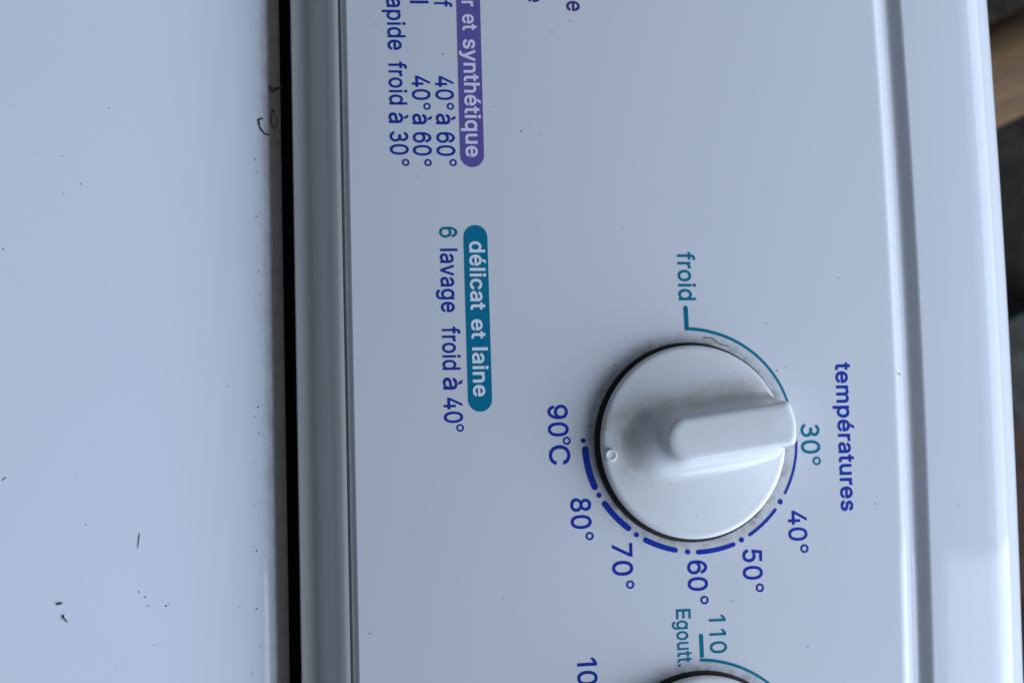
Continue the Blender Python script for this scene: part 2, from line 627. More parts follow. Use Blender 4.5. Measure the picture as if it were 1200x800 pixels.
# letter outlines of a plain grotesque: advance width and closed contours, in 1/1000
GLYPHS = {
    '.': (188,[[95,-4,78,-1,63,9,53,24,50,41,51,53,55,64,63,73,78,83,95,87,107,85,118,81,128,73,135,64,140,53,141,41,138,24,128,9,118,1,107,-3]]),
    '0': (453,[[227,-7,199,-5,174,1,151,11,130,24,115,38,101,53,89,71,78,91,69,113,62,133,57,155,53,178,50,202,48,227,48,254,48,281,50,306,53,330,57,353,63,375,69,395,78,417,89,437,101,455,115,471,130,484,151,498,174,508,200,514,227,516,254,514,279,508,302,498,323,484,338,471,352,455,364,437,375,417,384,395,391,375,396,353,400,330,403,306,405,281,405,254,405,227,403,202,400,178,396,155,391,133,384,113,375,91,364,71,352,53,339,38,323,24,302,11,279,1,254,-5],[227,50,250,52,271,60,290,74,303,87,313,103,323,122,330,144,335,163,339,183,342,205,343,229,344,254,343,279,342,303,339,325,335,346,330,365,323,387,313,405,303,422,290,435,271,449,250,457,227,460,203,457,182,449,163,435,151,422,140,405,131,387,123,365,118,346,114,325,111,303,110,279,109,254,110,229,111,205,114,183,118,163,123,144,131,122,140,103,151,87,163,74,182,60,203,52]]),
    '1': (453,[[76,0,76,55,391,55,391,0],[276,509,276,0,212,0,212,448,209,448,86,358,86,427,198,509]]),
    '3': (453,[[218,-7,195,-6,173,-3,152,2,133,10,114,19,98,30,83,43,70,57,60,74,52,91,46,111,44,132,109,132,112,115,118,100,126,87,137,76,150,66,165,59,182,54,200,51,219,50,239,51,258,55,275,61,291,69,304,80,315,93,323,108,328,125,329,145,328,163,323,180,316,196,306,211,292,223,275,234,260,240,242,244,223,247,201,248,157,248,157,299,288,448,288,452,70,452,70,509,372,509,372,461,211,278,211,289,239,290,264,288,287,284,308,276,327,265,344,253,359,239,371,222,381,205,387,186,392,166,393,145,392,123,387,103,380,84,370,66,358,50,344,36,327,23,309,12,288,4,266,-2,243,-6]]),
    '4': (453,[[40,105,40,158,247,509,311,509,109,166,109,163,413,163,413,105],[282,0,282,121,282,146,282,318,343,318,343,0]]),
    '5': (453,[[221,-7,199,-6,178,-2,159,3,140,11,123,21,108,32,94,45,83,60,73,76,66,93,62,111,60,130,122,130,125,115,130,102,138,89,148,78,160,68,173,60,188,54,204,51,221,50,241,51,259,56,276,64,291,75,304,89,314,104,322,122,326,141,328,162,326,183,321,203,314,221,303,237,290,251,275,262,257,270,238,275,218,277,201,276,184,273,167,268,152,262,139,255,128,246,67,253,96,509,366,509,366,452,151,452,134,301,136,301,148,311,162,318,178,325,194,330,212,333,229,334,252,332,274,328,294,321,313,311,330,299,345,285,358,269,370,251,379,231,386,210,390,187,391,163,390,139,385,117,379,95,369,76,357,57,343,41,327,27,309,15,289,6,268,-1,245,-5]]),
    '6': (453,[[226,-7,203,-5,182,-1,161,5,142,15,125,26,109,40,96,56,84,74,75,94,69,115,65,138,64,162,65,180,68,199,73,219,80,239,87,256,97,275,108,295,122,317,137,340,252,509,322,509,151,261,145,261,154,275,165,288,174,295,184,302,196,307,208,311,221,313,235,314,257,313,278,309,298,303,316,295,332,284,346,271,359,257,370,240,378,221,384,201,388,180,389,157,388,134,384,112,377,92,368,73,356,55,343,39,327,26,310,14,291,5,271,-2,249,-6],[226,48,245,50,263,55,279,63,293,73,304,86,314,101,322,119,326,137,327,157,326,178,322,196,314,213,304,228,293,241,279,251,263,259,245,264,226,265,207,264,190,259,174,252,160,241,148,229,138,214,131,197,126,179,125,158,126,138,131,119,138,102,148,86,160,73,174,63,190,55,207,50]]),
    '7': (453,[[97,0,323,448,323,452,62,452,62,509,391,509,391,449,165,0]]),
    '8': (453,[[226,-7,201,-6,178,-2,156,3,136,11,117,21,101,33,86,47,74,62,64,78,57,96,53,115,52,135,53,156,58,176,65,195,75,212,87,228,101,241,117,252,134,260,153,265,153,267,135,273,119,282,105,293,93,308,83,324,76,342,72,360,70,380,72,399,75,417,82,434,90,450,101,464,114,477,129,488,146,498,164,506,184,511,204,514,226,516,248,514,269,511,288,506,306,498,323,488,337,477,350,464,361,450,370,434,377,417,380,399,382,380,380,361,376,342,369,324,359,308,347,293,333,282,318,273,300,267,300,265,319,260,335,252,351,241,365,228,377,212,387,195,395,176,399,156,401,135,399,115,395,96,388,78,378,62,366,47,352,33,335,21,317,11,296,3,275,-2,251,-6],[226,49,248,50,267,54,285,60,300,69,313,79,323,91,331,106,335,121,337,139,335,157,330,173,322,189,312,202,298,213,283,223,265,230,247,234,226,235,206,234,187,230,169,223,154,213,140,202,130,189,122,173,117,157,115,139,117,121,121,106,129,91,139,79,152,69,167,60,185,54,205,50],[226,290,244,291,260,294,274,300,287,308,298,318,307,330,314,344,318,359,319,376,318,392,314,407,308,420,299,432,288,442,275,449,260,455,244,459,226,460,208,459,192,455,177,449,164,442,153,432,145,420,138,407,134,392,133,376,134,359,138,344,145,330,154,318,165,308,178,300,193,294,209,291]]),
    '9': (453,[[226,516,249,514,271,510,291,503,310,494,328,482,343,468,356,452,368,434,377,414,384,393,388,371,389,347,388,328,385,309,380,290,373,270,365,253,356,234,344,214,331,192,315,168,200,0,130,0,301,248,307,248,299,234,287,221,278,214,268,207,257,202,245,198,232,195,218,195,195,196,175,199,155,206,137,214,121,225,106,237,94,252,83,269,74,287,68,307,65,329,64,352,65,375,69,397,75,417,85,436,96,454,110,469,125,483,143,494,162,504,182,510,203,514],[226,460,207,459,190,454,174,446,160,435,148,423,138,407,131,390,127,372,125,352,127,331,131,313,138,295,148,280,160,268,174,257,190,250,207,245,226,243,245,245,263,249,279,257,293,267,305,280,314,295,322,312,326,330,327,350,326,371,322,390,314,407,305,422,293,435,279,446,263,454,245,459]]),
    'C': (510,[[267,-7,242,-6,217,-2,194,5,171,13,150,25,131,39,113,55,97,73,82,93,70,115,61,135,53,157,48,179,44,203,41,228,40,254,41,280,44,305,48,329,53,352,61,373,70,393,82,415,97,436,113,454,131,470,150,484,171,495,194,504,217,510,242,514,267,516,286,515,305,513,323,509,340,504,357,498,373,490,388,481,402,471,419,456,435,438,448,418,456,402,463,385,469,367,473,348,408,348,404,365,397,380,389,395,380,407,369,418,357,428,344,437,330,444,315,449,300,453,284,455,267,456,245,454,223,450,203,443,184,432,166,419,150,403,137,385,125,364,117,345,111,325,107,303,104,279,103,254,104,229,107,206,111,184,117,163,125,145,137,123,151,105,166,89,184,76,203,66,223,59,245,54,267,53,284,54,300,56,315,60,330,65,344,72,357,81,369,90,380,102,389,114,397,128,404,144,408,160,473,160,469,142,463,124,457,107,448,91,435,71,420,53,402,38,388,28,373,19,357,11,341,5,323,0,305,-4,286,-6]]),
    'E': (419,[[60,0,60,509,372,509,372,452,125,452,125,286,355,286,355,229,125,229,125,57,375,57,375,0]]),
    'a': (389,[[160,-9,137,-7,115,-3,94,5,76,15,60,29,48,45,38,63,32,84,30,108,32,128,36,146,43,161,53,174,64,184,78,193,92,200,108,206,125,211,143,214,161,217,178,220,234,227,252,230,265,235,273,243,276,255,276,257,275,272,272,285,267,297,260,307,251,315,240,322,227,327,212,330,196,331,178,330,163,327,149,322,137,316,127,309,118,301,107,288,100,274,41,291,51,313,64,331,79,346,95,358,114,368,133,375,153,380,173,383,194,384,208,384,223,382,239,379,255,375,271,369,286,360,300,350,312,336,322,320,329,306,333,290,336,272,337,251,337,0,277,0,277,52,272,52,264,38,252,25,242,16,229,8,215,1,199,-4,181,-7],[170,45,192,47,211,51,228,59,242,68,254,80,263,93,270,108,274,122,276,138,276,190,270,186,259,182,246,179,231,176,200,171,175,168,161,166,147,163,134,159,122,153,112,147,103,139,97,130,93,118,92,105,94,87,102,72,114,61,130,52,142,48,156,46]]),
    'c': (396,[[207,-8,182,-7,159,-2,137,6,117,16,98,30,82,46,68,64,56,85,46,108,40,133,36,159,34,187,35,211,38,233,42,253,48,273,56,291,68,312,82,330,98,346,117,360,137,371,159,378,182,383,207,384,226,384,243,381,260,377,276,371,291,364,305,356,318,346,330,335,340,322,349,308,356,293,362,277,303,262,298,276,290,289,281,301,270,311,257,319,242,325,231,328,220,329,207,330,184,328,163,321,145,310,130,296,118,278,108,258,103,242,99,224,97,206,96,187,97,169,99,151,103,134,108,117,118,97,130,80,145,66,163,55,184,49,207,46,220,47,232,49,243,52,258,58,271,66,282,76,292,89,299,102,304,117,363,102,357,86,350,70,341,56,331,43,319,32,306,21,292,12,277,5,261,-1,244,-5,226,-7]]),
    'd': (424,[[195,-8,172,-7,151,-2,130,5,111,16,94,29,79,45,66,64,55,84,47,103,42,122,37,143,35,165,34,189,35,212,37,234,42,255,47,274,55,293,66,313,79,332,95,347,112,361,131,371,151,378,173,383,196,384,218,383,237,379,253,373,267,364,278,355,287,346,298,331,306,319,311,319,311,509,372,509,372,0,313,0,313,59,307,59,298,46,287,31,277,21,266,12,252,4,236,-3,217,-7],[205,47,226,49,246,55,263,65,278,78,290,95,299,115,305,132,309,150,311,169,312,189,311,210,309,229,305,247,300,263,290,282,278,299,263,312,246,322,227,328,205,330,182,328,162,322,145,311,130,298,118,281,108,261,103,245,99,227,97,209,96,189,97,170,99,151,103,133,109,117,118,97,130,80,145,66,162,55,182,49]]),
    'e': (404,[[212,-8,185,-7,161,-2,138,6,117,16,98,30,82,46,68,64,56,85,46,108,40,132,35,159,34,187,35,210,38,231,42,252,48,271,55,290,67,311,81,329,97,346,115,359,135,370,157,378,180,383,205,384,226,383,246,380,266,374,285,366,303,355,319,341,331,329,341,315,350,299,357,282,363,263,368,242,370,219,371,194,371,169,75,169,75,221,338,221,310,202,308,226,304,248,298,269,288,286,277,301,263,314,246,323,227,328,205,330,183,328,164,323,146,313,131,301,119,286,109,270,102,251,97,231,96,211,96,178,97,157,100,139,104,122,110,106,121,88,135,73,151,61,169,53,190,48,212,46,227,47,241,49,254,53,265,58,276,65,285,73,294,82,300,93,306,105,365,91,358,72,348,55,335,39,320,26,302,14,283,4,266,-1,249,-5,231,-7]]),
    'f': (254,[[228,379,228,327,6,327,6,379],[81,0,81,432,82,452,87,470,96,486,107,499,120,510,135,519,152,525,169,529,187,530,207,529,222,527,234,524,243,521,227,468,215,472,206,473,195,474,178,472,164,468,154,460,147,449,143,435,142,419,142,0]]),
    'g': (425,[[207,-151,187,-150,168,-148,150,-144,134,-140,114,-132,97,-122,82,-110,70,-97,59,-84,51,-69,101,-41,110,-53,122,-66,131,-74,142,-82,154,-88,169,-93,187,-96,207,-97,229,-96,249,-92,267,-85,282,-75,295,-62,304,-47,310,-28,311,-6,311,68,306,68,298,56,287,41,277,32,266,23,252,16,236,10,217,6,195,5,173,6,152,10,132,17,113,27,95,39,80,53,67,71,55,90,46,112,39,136,35,163,34,191,35,220,39,246,46,271,55,293,66,314,80,332,95,347,112,361,131,371,152,378,173,383,196,384,218,383,237,379,253,373,267,365,279,356,288,346,299,331,308,319,313,319,313,379,372,379,372,-9,371,-32,367,-54,360,-73,350,-90,338,-104,324,-117,308,-127,291,-136,271,-142,251,-147,229,-150],[205,59,227,61,246,66,264,75,278,87,290,103,300,121,305,137,309,154,312,172,312,193,312,212,309,231,305,248,300,264,291,283,279,299,264,312,247,322,227,328,205,330,182,328,163,322,145,312,130,298,118,282,109,262,103,246,99,229,97,212,96,193,97,173,99,155,103,138,109,123,118,104,131,88,145,76,163,66,183,61]]),
    'h': (410,[[114,227,114,0,53,0,53,509,114,509,114,287,102,287,112,312,124,332,137,349,152,362,169,372,187,379,207,383,227,384,252,383,275,377,295,369,313,356,328,340,341,321,348,304,353,285,356,264,357,240,357,0,296,0,296,235,295,256,290,275,283,291,273,304,256,318,235,326,210,329,192,328,176,324,161,317,147,308,136,297,126,283,119,266,115,248]]),
    'i': (167,[[53,0,53,379,114,379,114,0],[84,443,67,446,54,455,44,468,41,483,44,499,54,512,67,521,84,524,100,521,114,512,123,499,126,483,123,468,114,455,100,446]]),
    'l': (189,[[139,-2,112,0,91,8,74,20,62,37,55,59,53,84,53,509,114,509,114,99,114,83,117,71,120,62,130,54,146,52,160,53,170,54,181,3,162,-1,151,-2]]),
    'm': (610,[[53,0,53,379,112,379,112,295,108,295,114,314,122,331,132,346,144,358,158,368,172,376,187,382,203,385,219,386,239,385,257,380,273,372,287,361,299,347,309,331,316,314,321,295,312,295,318,312,326,329,337,343,350,356,364,366,381,375,398,381,417,385,437,386,458,385,478,380,497,372,514,361,529,346,541,328,548,313,553,296,556,276,557,255,557,0,496,0,496,254,493,279,485,298,473,313,456,323,438,329,419,330,402,329,387,326,374,320,363,312,353,302,345,290,340,277,336,263,335,247,335,0,274,0,274,260,272,280,265,297,253,311,238,322,220,328,199,330,185,329,171,326,158,320,145,312,135,302,126,289,119,274,115,257,114,238,114,0]]),
    'n': (410,[[114,227,114,0,53,0,53,379,112,379,112,287,102,287,112,312,124,332,137,349,152,362,169,372,187,379,207,383,227,384,252,383,275,377,295,369,313,356,328,340,341,321,348,304,353,285,356,264,357,240,357,0,296,0,296,235,295,256,290,275,283,291,273,304,256,318,235,326,210,329,192,328,176,324,161,317,147,308,136,297,126,283,119,266,115,248]]),
    'o': (415,[[207,-8,182,-7,159,-2,137,6,117,16,98,30,82,46,68,64,56,85,46,108,40,133,36,159,34,187,35,211,38,233,42,253,48,273,56,291,68,312,82,330,98,346,117,360,137,371,159,378,182,383,207,384,233,383,256,378,278,371,299,360,317,346,333,330,347,312,359,291,367,273,373,253,378,233,380,211,381,187,380,159,376,133,369,108,359,85,347,64,333,46,317,30,299,16,278,6,256,-2,233,-7],[207,46,231,49,252,55,270,66,285,80,298,97,307,117,312,134,316,151,318,169,319,187,318,206,316,224,312,242,307,258,298,278,285,296,270,310,252,321,231,328,207,330,184,328,163,321,145,310,130,296,118,278,108,258,103,242,99,224,97,206,96,187,97,169,99,151,103,134,108,117,118,97,130,80,145,66,163,55,184,49]]),
    'p': (424,[[53,-143,53,379,112,379,112,319,118,319,126,331,137,346,147,355,158,364,171,373,188,379,207,383,229,384,252,383,274,378,294,371,313,361,330,347,345,332,359,313,370,293,377,274,383,255,387,234,389,212,390,189,389,165,387,143,383,122,377,103,370,84,359,64,346,45,330,29,313,16,294,5,274,-2,252,-7,229,-8,208,-7,189,-3,173,4,159,12,147,21,138,31,127,46,118,59,114,59,114,-143],[220,47,242,49,262,55,279,66,294,80,306,97,316,117,321,133,325,151,327,170,328,189,327,209,325,227,321,245,316,261,307,281,295,298,280,311,262,322,243,328,220,330,198,328,178,322,161,312,147,299,134,282,125,263,120,247,116,229,113,210,113,189,113,169,116,150,120,132,125,115,135,95,147,78,162,65,179,55,198,49]]),
    'q': (424,[[372,-143,311,-143,311,59,306,59,298,46,287,31,277,21,266,12,252,4,236,-3,217,-7,195,-8,172,-7,151,-2,130,5,111,16,94,29,79,45,66,64,55,84,47,103,42,122,37,143,35,165,34,189,35,212,37,234,42,255,47,274,55,293,66,313,79,332,95,347,112,361,131,371,151,378,173,383,196,384,218,383,237,379,253,373,267,364,278,355,287,346,298,331,307,319,313,319,313,379,372,379],[205,47,226,49,246,55,263,65,278,78,290,95,299,115,305,132,309,150,311,169,312,189,311,210,309,229,305,247,300,263,290,282,278,299,263,312,246,322,227,328,205,330,182,328,162,322,145,311,130,298,118,281,108,261,103,245,99,227,97,209,96,189,97,170,99,151,103,133,109,117,118,97,130,80,145,66,162,55,182,49]]),
    'r': (259,[[53,0,53,379,112,379,112,321,115,321,124,339,137,354,152,367,171,377,191,383,213,385,229,384,243,384,243,322,230,324,219,325,207,326,190,324,174,321,159,315,146,306,135,296,126,284,119,269,115,254,114,237,114,0]]),
    's': (365,[[182,-8,163,-7,145,-5,128,-2,112,3,93,12,76,24,62,38,50,54,41,73,36,94,94,107,101,87,111,72,124,60,141,52,160,47,181,45,206,47,227,53,244,62,258,74,265,88,268,103,266,115,262,126,254,136,243,144,229,150,212,155,149,170,125,177,104,186,87,196,72,208,61,222,53,237,48,255,47,274,49,295,55,314,65,332,79,347,95,360,115,370,131,377,149,381,167,384,187,384,212,383,234,379,254,372,271,363,286,352,299,339,309,324,318,308,324,290,268,277,262,291,254,304,243,316,228,325,210,331,187,333,166,331,147,326,131,317,119,305,111,292,109,277,110,264,115,253,124,243,136,235,152,229,172,223,229,209,254,202,275,194,292,183,306,171,320,153,328,131,331,107,329,85,323,65,312,47,298,31,281,18,260,6,242,0,223,-5,203,-7]]),
    't': (227,[[204,379,204,327,6,327,6,379],[65,471,126,471,126,98,127,83,130,70,136,61,144,55,156,51,170,50,185,51,202,54,213,2,203,-1,192,-3,180,-4,168,-4,145,-3,125,2,107,10,92,21,80,35,72,52,67,71,65,93]]),
    'u': (410,[[182,-5,158,-3,135,2,115,11,97,23,82,39,69,59,62,76,57,95,54,116,53,139,53,379,114,379,114,144,115,123,119,105,127,89,137,75,154,61,175,53,200,50,218,51,234,55,249,62,263,71,274,83,283,97,290,113,295,132,296,153,296,379,357,379,357,0,298,0,298,92,307,92,297,67,286,47,272,30,257,17,240,7,222,0,203,-4]]),
    'v': (389,[[163,0,17,379,84,379,165,155,171,138,177,121,182,104,187,87,193,64,199,42,206,21,184,21,191,42,197,64,203,87,207,104,213,121,218,138,224,155,305,379,371,379,226,0]]),
    'w': (567,[[138,0,23,379,87,379,133,214,138,196,143,177,149,157,154,137,159,115,165,91,170,67,175,41,165,41,170,66,175,90,180,113,186,135,191,156,196,176,201,195,206,214,252,379,316,379,362,214,366,196,371,176,376,157,382,136,387,114,392,91,397,67,402,41,391,41,397,66,402,90,408,113,413,135,418,156,423,176,429,195,434,214,480,379,545,379,429,0,368,0,319,172,305,225,300,243,295,262,291,280,277,338,291,338,277,280,263,225,258,207,253,189,248,172,199,0]]),
    'y': (389,[[47,-139,61,-86,71,-87,88,-90,104,-89,118,-84,130,-74,138,-64,145,-51,151,-36,163,-1,17,379,84,379,165,155,171,138,177,121,182,104,187,87,193,64,199,42,206,21,184,21,190,42,196,64,202,87,207,104,212,121,218,138,224,155,305,379,371,379,204,-58,196,-77,187,-93,177,-107,165,-119,153,-128,139,-136,125,-141,109,-144,91,-145,77,-145,65,-143,54,-141]]),
    'à': (389,[[160,-9,137,-7,115,-3,94,5,76,15,60,29,48,45,38,63,32,84,30,108,32,128,36,146,43,161,53,174,64,184,78,193,92,200,108,206,125,211,143,214,161,217,178,220,234,227,252,230,265,235,273,243,276,255,276,257,275,272,272,285,267,297,260,307,251,315,240,322,227,327,212,330,196,331,178,330,163,327,149,322,137,316,127,309,118,301,107,288,100,274,41,291,51,313,64,331,79,346,95,358,114,368,133,375,153,380,173,383,194,384,208,384,223,382,239,379,255,375,271,369,286,360,300,350,312,336,322,320,329,306,333,290,336,272,337,251,337,0,277,0,277,52,272,52,264,38,252,25,242,16,229,8,215,1,199,-4,181,-7],[170,45,192,47,211,51,228,59,242,68,254,80,263,93,270,108,274,122,276,138,276,190,270,186,259,182,246,179,231,176,200,171,175,168,161,166,147,163,134,159,122,153,112,147,103,139,97,130,93,118,92,105,94,87,102,72,114,61,130,52,142,48,156,46],[165,429,99,529,168,529,215,429]]),
    'é': (404,[[212,-8,185,-7,161,-2,138,6,117,16,98,30,82,46,68,64,56,85,46,108,40,132,35,159,34,187,35,210,38,231,42,252,48,271,55,290,67,311,81,329,97,346,115,359,135,370,157,378,180,383,205,384,226,383,246,380,266,374,285,366,303,355,319,341,331,329,341,315,350,299,357,282,363,263,368,242,370,219,371,194,371,169,75,169,75,221,338,221,310,202,308,226,304,248,298,269,288,286,277,301,263,314,246,323,227,328,205,330,183,328,164,323,146,313,131,301,119,286,109,270,102,251,97,231,96,211,96,178,97,157,100,139,104,122,110,106,121,88,135,73,151,61,169,53,190,48,212,46,227,47,241,49,254,53,265,58,276,65,285,73,294,82,300,93,306,105,365,91,358,72,348,55,335,39,320,26,302,14,283,4,266,-1,249,-5,231,-7],[177,429,225,529,293,529,227,429]]),
}
GLYPHS['1'] = (360, [GLYPHS['1'][1][1]])


def ell(cx, cy, rx, ry, a0, a1, n):
    return [(cx + rx * math.cos(R(a0 + (a1 - a0) * i / n)), cy + ry * math.sin(R(a0 + (a1 - a0) * i / n))) for i in range(n + 1)]


_six = [ell(232, 165, 180, 172, 0, 360, 30)[:-1], ell(232, 165, 118, 118, 0, -360, 26)[:-1],
        ell(234, 251, 186, 258, 27, 196, 24) + ell(234, 251, 123, 203, 196, 27, 22)]
GLYPHS['6'] = (453, [[c for q in l for c in q] for l in _six])
_three = [ell(222, 373, 160, 136, 158, -82, 26) + ell(222, 373, 98, 81, -82, 158, 22),
          ell(222, 149, 180, 156, 84, -162, 28) + ell(222, 149, 117, 101, -162, 84, 24),
          [(160, 303), (240, 303), (240, 246), (160, 246)]]
GLYPHS['3'] = (453, [[c for q in l for c in q] for l in _three])
_dh = max(GLYPHS['d'][1][0][1::2] + GLYPHS['d'][1][-1][1::2])
GLYPHS['l'] = (172, [[54, 0, 54, _dh, 118, _dh, 118, 0]])
GLYPHS['9'] = (453, [[c for q in l for c in (454 - q[0], 502 - q[1])] for l in _six])


def grow(c, d):
    """move every point of a closed contour outwards by d"""
    n = len(c)
    out = []
    for i in range(n):
        p, q, r = Vector(c[i - 1]), Vector(c[i]), Vector(c[(i + 1) % n])
        a, b = (q - p).normalized(), (r - q).normalized()
        na, nb = Vector((a.y, -a.x)), Vector((b.y, -b.x))
        m = na + nb
        m = m / max(m.length_squared, .5) * 2
        if m.length > 1.6: m = m.normalized() * 1.6
        out.append(tuple(q + m * d))
    return out


def area(c): return sum(c[i - 1][0] * c[i][1] - c[i][0] * c[i - 1][1] for i in range(len(c))) / 2


def fill(cons):
    """triangles of everything the contours wind round (non-zero rule)"""
    pts, ed = [], []
    for c in cons:
        k, n = len(pts), len(c)
        pts += [Vector((x / 1000, y / 1000)) for x, y in c]
        ed += [(k + i, k + (i + 1) % n) for i in range(n)]
    v, _, f, *_ = delaunay_2d_cdt(pts, ed, [], 0, 1e-6)

    def wind(x, y):
        w_ = 0
        for c in cons:
            for i in range(len(c)):
                (ax_, ay), (bx, by) = c[i - 1], c[i]
                if (ay <= y) != (by <= y):
                    xx = ax_ + (y - ay) / (by - ay) * (bx - ax_)
                    if xx > x: w_ += 1 if by > ay else -1
        return w_
    keep = []
    for t_ in f:
        cx = sum(v[i].x for i in t_) / 3 * 1000
        cy = sum(v[i].y for i in t_) / 3 * 1000
        if wind(cx, cy): keep.append(tuple(t_))
    return v, keep


CACHE = {}


def text_geo(s, bold=0.0):
    x, vs_, fs = 0.0, [], []
    for ch in s:
        if ch == ' ':
            x += .26
            continue
        adv, cons = GLYPHS[ch]
        if (ch, bold) not in CACHE:
            cons = [list(zip(l[::2], l[1::2])) for l in cons]
            sg = 1 if area(max(cons, key=lambda c: abs(area(c)))) > 0 else -1
            if bold: cons = [grow(c, bold * 1000 * sg) for c in cons]
            CACHE[ch, bold] = fill(cons)
        v, f = CACHE[ch, bold]
        k = len(vs_)
        vs_ += [Vector((p.x + x, p.y, 0)) for p in v]
        fs += [tuple(i + k for i in q) for q in f]
        x += adv / 1000 + bold * 1.1
    used = sorted({i for q in fs for i in q})
    re_ = {i: n for n, i in enumerate(used)}
    return [vs_[i] for i in used], [tuple(re_[i] for i in q) for q in fs]


class Print:
    """pieces of flat print collected into one mesh that follows the panel's curve"""

    def __init__(s): s.v, s.f = [], []

    def add(s, pts, faces):
        k = len(s.v)
        s.v += pts
        s.f += [tuple(i + k for i in f) for f in faces]

    def text(s, txt, x0, y0, x1, y1, asc, bold=.010):
        """baseline from (x0,y0) to (x1,y1) in the picture, asc = height of the tallest glyph there"""
        vs_, fs = text_geo(txt, bold)
        um, uM = min(v.x for v in vs_), max(v.x for v in vs_)
        vM = max(v.y for v in vs_)
        a, b = PP(x0, y0), PP(x1, y1)
        top = PP(x0 + asc, y0)
        h = (top - a).length
        d = (b - a); d.z = 0
        L = d.length
        d.normalize()
        nrm = Vector((-d.y, d.x, 0))
        s.add([a + d * ((v.x - um) / (uM - um) * L) + nrm * (v.y / vM * h) for v in vs_], fs)
        return s

    def ring(s, x, y, r, wd):
        c = PP(x, y)
        k = (PP(x + 10, y) - c).length / 10
        S = 28
        pts, fs = [], []
        for i in range(S):
            th = 6.283185 * i / S
            for q in (r - wd / 2, r + wd / 2):
                pts.append(c + Vector((math.cos(th), math.sin(th), 0)) * q * k)
        for i in range(S):
            j = (i + 1) % S
            fs.append((2 * i, 2 * i + 1, 2 * j + 1, 2 * j))
        s.add(pts, fs)
        return s

    def dot(s, x, y, r):
        c = PP(x, y)
        k = (PP(x + 10, y) - c).length / 10
        s.add([c + Vector((math.cos(.2618 * i), math.sin(.2618 * i), 0)) * r * k for i in range(24)], [tuple(range(24))])
        return s

    def stroke(s, pix, w0, w1, cap0=True, cap1=True):
        """a line of given width through picture points"""
        pts = [PP(*p) for p in pix]
        k = (PP(pix[0][0] + 10, pix[0][1]) - pts[0]).length / 10
        n = len(pts)
        lf, rt = [], []
        for i, p in enumerate(pts):
            tt = pts[min(i + 1, n - 1)] - pts[max(i - 1, 0)]
            tt.z = 0; tt.normalize()
            nr = Vector((-tt.y, tt.x, 0))
            hw = (w0 + (w1 - w0) * i / (n - 1)) * k / 2
            lf.append(p + nr * hw); rt.append(p - nr * hw)
        s.add(lf + rt, [(i, i + 1, n + i + 1, n + i) for i in range(n - 1)])

        def cap(p, dirv, hw):
            a0 = math.atan2(dirv.y, dirv.x) - math.pi / 2
            s.add([p + Vector((math.cos(a0 + math.pi * i / 10), math.sin(a0 + math.pi * i / 10), 0)) * hw for i in range(11)], [tuple(range(11))])
        if cap0: cap(pts[0], pts[0] - pts[1], w0 * k / 2)
        if cap1: cap(pts[-1], pts[-1] - pts[-2], w1 * k / 2)
        return s

    def build(s, name, m, lift=LIFT, label=None):
        me = bpy.data.meshes.new(name)
        pts = [(p.x, p.y, zpan(p.x) + lift) for p in s.v]
        me.from_pydata(pts, [], s.f)
        bm = bmesh.new(); bm.from_mesh(me)
        bmesh.ops.triangulate(bm, faces=[f for f in bm.faces if len(f.verts) > 4])
        for f in bm.faces:
            if f.normal.z < 0: f.normal_flip()
        bm.to_mesh(me); bm.free()
        o = link(name, me, m, panel)
        if label: o['label'] = label
        return o


def T(): return Print()


# programme list, violet group
T().text("rapide", 453, -10.5, 455.3, 59, 21).text("froid", 455.6, 72.5, 457, 123, 21).text("à", 456.2, 132, 456.5, 144.5, 22) \
   .text("30", 457.3, 154, 457.8, 181.5, 21.3).ring(475.6, 190.6, 3.3, 1.9).build("lettering", INK_NAVY)
T().text("l", 481.0, 1.2, 481.1, 4.4, 21).text("40", 482.9, 89, 483.7, 117.5, 21).ring(500.6, 125, 3.3, 1.9).text("à", 484, 133.5, 484.3, 146, 22) \
   .text("60", 484.5, 155, 484.9, 182.5, 21.3).ring(501.8, 190.8, 3.3, 1.9).build("lettering", INK_NAVY)
T().text("synthétiques intensif", 503, -205, 509.3, 8.6, 20.6).text("40", 510.4, 89.5, 511.2, 117.5, 21).ring(528, 125, 3.3, 1.9).text("à", 511.6, 133.5, 511.9, 146, 22) \
   .text("60", 512.0, 155, 512.5, 183, 21.3).ring(531.2, 190.8, 3.3, 1.9).build("lettering", INK_NAVY)


def pill(x0, y0, x1, y1, wd, m):
    n = 24
    T().stroke([(x0 + (x1 - x0) * i / n, y0 + (y1 - y0) * i / n) for i in range(n + 1)], wd, wd).build("label_bar", m, .00005)


pill(543.0, -226, 553.3, 182.3, 27.2, INK_PILL_V)
T().text("coton couleur et", 535.5, -134, 542.6, 36.0, 17.0, .015).text("synthétique", 542.8, 46, 546.3, 184, 18.6, .017).build("lettering", INK_WHITE_V, .0001)
pill(557.2, 277.6, 562.7, 468.2, 27.8, INK_PILL_T)
T().text("délicat", 550.2, 282.8, 551.9, 363.2, 18.6, .017).text("et", 552.4, 374, 553.1, 397, 15.6, .017).text("laine", 553.6, 407, 555.0, 464.5, 18.3, .017).build("lettering", INK_WHITE, .0001)
T().text("6", 515.2, 265.8, 515.6, 278.8, 20.6).build("lettering", INK_TEAL)
T().text("lavage", 516.2, 291.5, 517.8, 366, 20).text("froid", 518.3, 383, 519.6, 433.5, 21).text("à", 519.8, 442.4, 520.2, 456.6, 22) \
   .text("40", 520.3, 466, 521.3, 495.7, 21.6).ring(539.4, 501.2, 3.5, 1.9).build("lettering", INK_NAVY)
